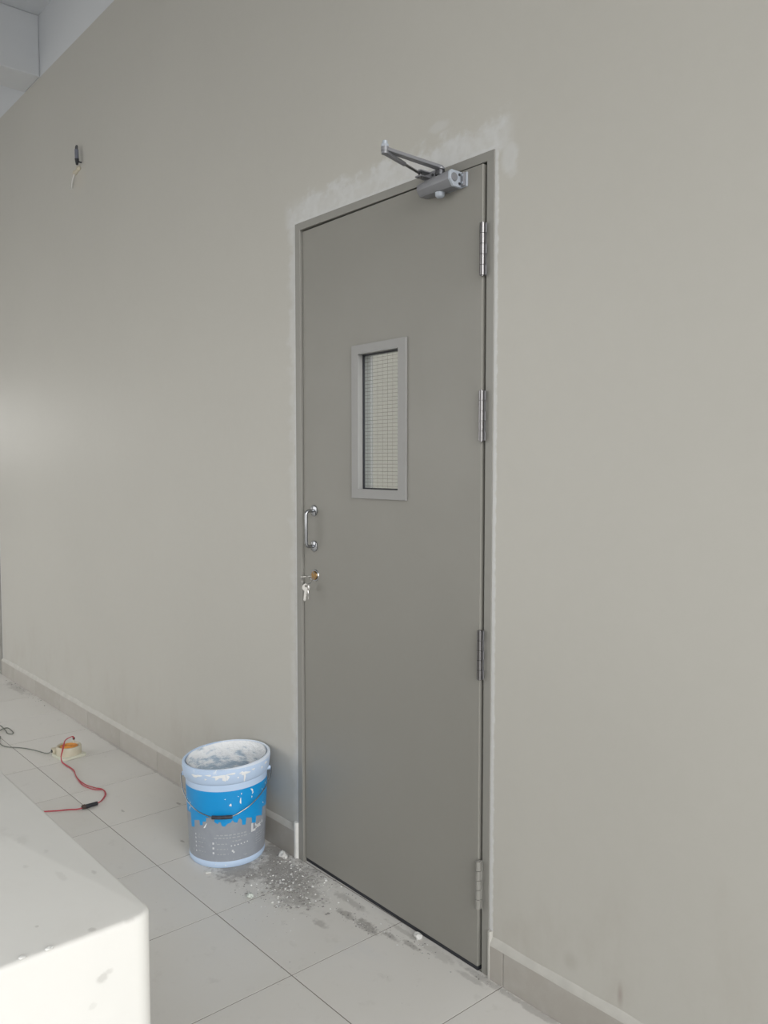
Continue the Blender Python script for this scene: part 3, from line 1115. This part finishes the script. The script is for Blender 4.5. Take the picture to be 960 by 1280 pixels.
for i in range(5):
    r = .040 - i * .0055
    m.lathe([(r - .003 + .003 * math.cos(a), .0445 + .0045 * math.sin(a) + .0012 * (i % 2)) for a in [k * 2 * PI / 8 for k in range(8)]], 40, (CX, CY), closed=True)
tag(m.build('winding', M_ORANGE, ft, smooth=60), kind='stuff')
MB().lathe([(.0, .040), (.012, .040), (.012, .049), (.006, .050), (.0, .050)], 20, (CX, CY)).build('hub', M_ORANGE, ft, smooth=40)
px_, py_ = CX - .033, CY + .036
MB().cyl((px_, py_, .045), (px_, py_, .062), .005, .004, 12).build('terminal_post', M_CREAM2, ft, smooth=40)
MB().cyl((px_, py_, .062), (px_, py_, .072), .0055, n=12).build('terminal_screw', M_DARK, ft, smooth=40)
MB().box((CX - .063, CY - .062, .012), (CX - .030, CY - .035, .036), .004, 2).build('cable_gland', M_CREAM, ft)
gx, gy = CX - .046, CY - .0615
MB().cyl((gx, gy + .002, .024), (gx, gy - .004, .024), .0075, n=16).build('cable_hole', M_BLACK, ft)

# red twin lead with its black connector
redp = [(px_ + .004, py_ - .002, .069), (px_ + .010, py_ - .006, .078), (px_ + .018, py_ - .018, .083), (-3.862, -.247, .078), (-3.828, -.268, .066), (-3.803, -.283, .050), (-3.79, -.294, .028), (-3.772, -.296, .010), (-3.735, -.291, .004),
        (-3.651, -.289, .004), (-3.557, -.310, .004), (-3.456, -.317, .004), (-3.384, -.300, .004), (-3.353, -.278, .004), (-3.295, -.289, .004), (-3.242, -.327, .005), (-3.218, -.356, .008)]
sp = spline(redp, 8)
m = MB()
for s in (-1, 1):
    q = []
    for i, p in enumerate(sp):
        a = i * .12
        spread = .0016 + (.006 if 82 < i < 108 else 0) * math.sin((i - 82) / 26 * PI) if i > 60 else .0016
        q.append(p + Vector((spread * math.cos(a) * s, spread * math.sin(a) * s, 0)))
    m.tube(q, .0022, 8)
tail = spline([(-3.214, -.418, .007), (-3.225, -.436, .004), (-3.246, -.462, .003), (-3.262, -.495, .003), (-3.290, -.540, .003), (-3.33, -.60, .003), (-3.36, -.68, .003)], 6)
m.tube(tail, .0027, 8)
rl = m.build('red_lead', M_RED, ft, smooth=60)
rl['label'] = 'thin red twin wire'
m = MB().cyl((-3.218, -.354, .0085), (-3.2155, -.405, .0085), .0075, .0085, 14)
cn = m.build('connector', M_BLACK, rl, smooth=40)
cn['label'] = 'black inline connector'
MB().cyl((-3.2155, -.405, .0095), (-3.215, -.417, .0095), .0095, .0085, 14).build('connector_end', simple('brown_bakelite', (.06, .035, .028), .5), rl, smooth=40)

gl_ = [(gx, gy - .003, .024), (-3.93, -.312, .012), (-4.046, -.338, .004), (-4.113, -.370, .003), (-4.181, -.421, .003), (-4.248, -.428, .003), (-4.300, -.415, .003), (-4.361, -.395, .003), (-4.42, -.43, .003), (-4.52, -.44, .003),
       (-4.60, -.39, .003), (-4.56, -.345, .003), (-4.45, -.345, .004), (-4.385, -.352, .003), (-4.358, -.342, .003), (-4.372, -.328, .003), (-4.42, -.322, .003), (-4.468, -.325, .004), (-4.475, -.345, .004), (-4.440, -.372, .008), (-4.40, -.400, .008), (-4.38, -.45, .004), (-4.36, -.55, .003), (-4.40, -.7, .003)]
gc = MB().tube(spline(gl_, 8), .0024, 8).build('grey_cable', M_GREYW, ft, smooth=60)
gc['label'] = 'thin grey cable'

# ------------------------------------------------------------------ bracket left in the wall, high up
wbk = empty('wall_bracket', (-4.164, 0, 2.80), 'small dark metal bracket sticking out of the wall high up', 'bracket')
X, Y = -4.160, -.022
m = MB().tube([(X + .0 + .010 * math.cos(a), Y, 2.928 + .010 * math.sin(a)) for a in [i * 2 * PI / 18 for i in range(18)]], .0042, 8, True)
m.build('eye', M_DARK, wbk, smooth=60)
MB().cyl((X, Y, 2.920), (X + .002, Y, 2.872), .0095, .0095, 16).build('shank', simple('blue_grey_steel', (.15, .16, .20), .5, .3, var=.2), wbk, smooth=40)
MB().cyl((X + .002, Y, 2.874), (X + .003, Y, 2.846), .0105, .006, 16).build('collar', M_BLACK, wbk, smooth=40)
MB().cyl((X + .003, Y + .002, 2.862), (X + .003, .004, 2.862), .004, n=12).build('stub', M_DARK, wbk, smooth=40)
M_FIL = simple('cream_filler', (.50, .46, .37), .9, var=.12, scale=80, bump=.4)
m = MB()
for i, (x, z, r) in enumerate(((-4.195, 2.842, .022), (-4.225, 2.832, .024), (-4.250, 2.836, .018), (-4.178, 2.836, .014))):
    m.sphere((x, -.001, z), r, 2, (1, .35, .6), .16, i)
tag(m.build('filler_lump', M_FIL, wbk, smooth=60), kind='stuff')
MB().tube(spline([(-4.235, -.006, 2.825), (-4.25, -.010, 2.80), (-4.268, -.008, 2.775), (-4.275, -.004, 2.765)], 5), .0035, 6).build('loose_strand', M_PLASTER, wbk, smooth=60)

# ------------------------------------------------------------------ rubble
CH = [(-2.362, -.040, .018, 'largest white plaster chunk, lying by the skirting end left of the door'),
      (-1.690, -.022, .0125, 'white plaster chunk under the lower edge of the door, near its middle'),
      (-2.205, -.268, .012, 'pale greenish plaster clump at the left front edge of the dust patch'),
      (-2.130, -.024, .006, 'small white plaster bit right below the door, at the dust edge'),
      (-2.460, -.310, .0, '')]
M_GREEN = simple('pale_green_plaster', (.56, .60, .56), .9, var=.12, scale=80, bump=.4)
for i, (x, y, r, lab) in enumerate(CH):
    if r == 0:
        continue
    m = MB()
    rr = random.Random(40 + i)
    m.sphere((x, y, r * .5), r, 2, (1.05, .8, .68), .34, 50 + i)
    for v in m.bm.verts:
        v.co.z = max(0.0, v.co.z)
    o = m.build('plaster_chunk', M_GREEN if i == 2 else M_PLASTER)
    tag(o, lab, 'plaster chunk', 'plaster chunks on the floor')


def crumb_material():
    t = NT('plaster_crumb')
    gI = t.n('ShaderNodeNewGeometry')
    r = gI.outputs['Random Per Island']
    c = t.mix(t.step(r, .35, 1.0), (0.26, 0.25, 0.24), (0.78, 0.78, 0.77))
    return t.fin(c, .9)


M_CRUMB = crumb_material()
m = MB()
rr = random.Random(5)


def crumb(x, y, r):
    if y > -.004 and not (DX0 + .03 < x < DX1 - .03 and y < .0):
        return
    if (x - BX) ** 2 + (y - BY) ** 2 < .134 ** 2:
        return
    n0 = len(m.bm.verts)
    h = r * rr.uniform(.5, 1.1)
    top = m.bm.verts.new((x + rr.uniform(-.3, .3) * r, y + rr.uniform(-.3, .3) * r, h))
    k = rr.choice((4, 5, 6))
    a0 = rr.uniform(0, 6.28)
    ring = [m.bm.verts.new((x + r * rr.uniform(.7, 1.2) * math.cos(a0 + 2 * PI * i / k), y + r * rr.uniform(.7, 1.2) * math.sin(a0 + 2 * PI * i / k), h * .35)) for i in range(k)]
    bot = m.bm.verts.new((x, y, -.0002))
    for i in range(k):
        j = (i + 1) % k
        m.bm.faces.new((top, ring[i], ring[j]))
        m.bm.faces.new((bot, ring[j], ring[i]))


def spray(cx, cy, sx, sy, n, r0, r1):
    for _ in range(n):
        crumb(rr.gauss(cx, sx), rr.gauss(cy, sy), r0 + (r1 - r0) * rr.random() ** 2.5)


spray(-2.22, -.12, .085, .062, 560, .0010, .0055)
spray(-2.38, -.10, .05, .06, 120, .0008, .003)
spray(-2.12, -.17, .06, .04, 240, .0010, .0060)
spray(-2.30, -.05, .06, .03, 160, .0008, .004)
spray(-2.17, -.03, .09, .02, 120, .0008, .004)
spray(-2.21, -.265, .03, .02, 50, .001, .004)
spray(-2.36, -.21, .06, .03, 40, .0008, .002)
spray(-1.84, -.098, .035, .012, 70, .001, .004)
spray(-1.93, -.11, .025, .012, 25, .001, .003)
spray(-1.66, -.05, .03, .018, 30, .001, .0045)
spray(-1.90, -.05, .15, .03, 45, .001, .004)
spray(-1.745, -.07, .02, .01, 20, .001, .003)
spray(-2.05, -.29, .12, .04, 25, .0008, .0028)
spray(-1.40, -.018, .03, .008, 50, .0008, .003)
spray(-1.8, -.39, .04, .02, 16, .0008, .002)
spray(-5.2, -.03, .2, .012, 60, .002, .006)
spray(-2.3, -.4, .5, .2, 40, .0008, .002)
o = m.build('plaster_crumbs', M_CRUMB, origin=(-2.1, -.12, 0))
tag(o, 'loose white and grey plaster crumbs scattered before the door', 'crumbs', kind='stuff')
# white scrap under the bucket's front edge
o = MB().prism([(-2.452, -.292), (-2.432, -.300), (-2.425, -.283), (-2.445, -.272)], 2, 0, .004).build('plaster_chunk', M_PLASTER)
tag(o, 'flat white scrap poking out from under the bucket front', 'plaster chunk', 'plaster chunks on the floor')
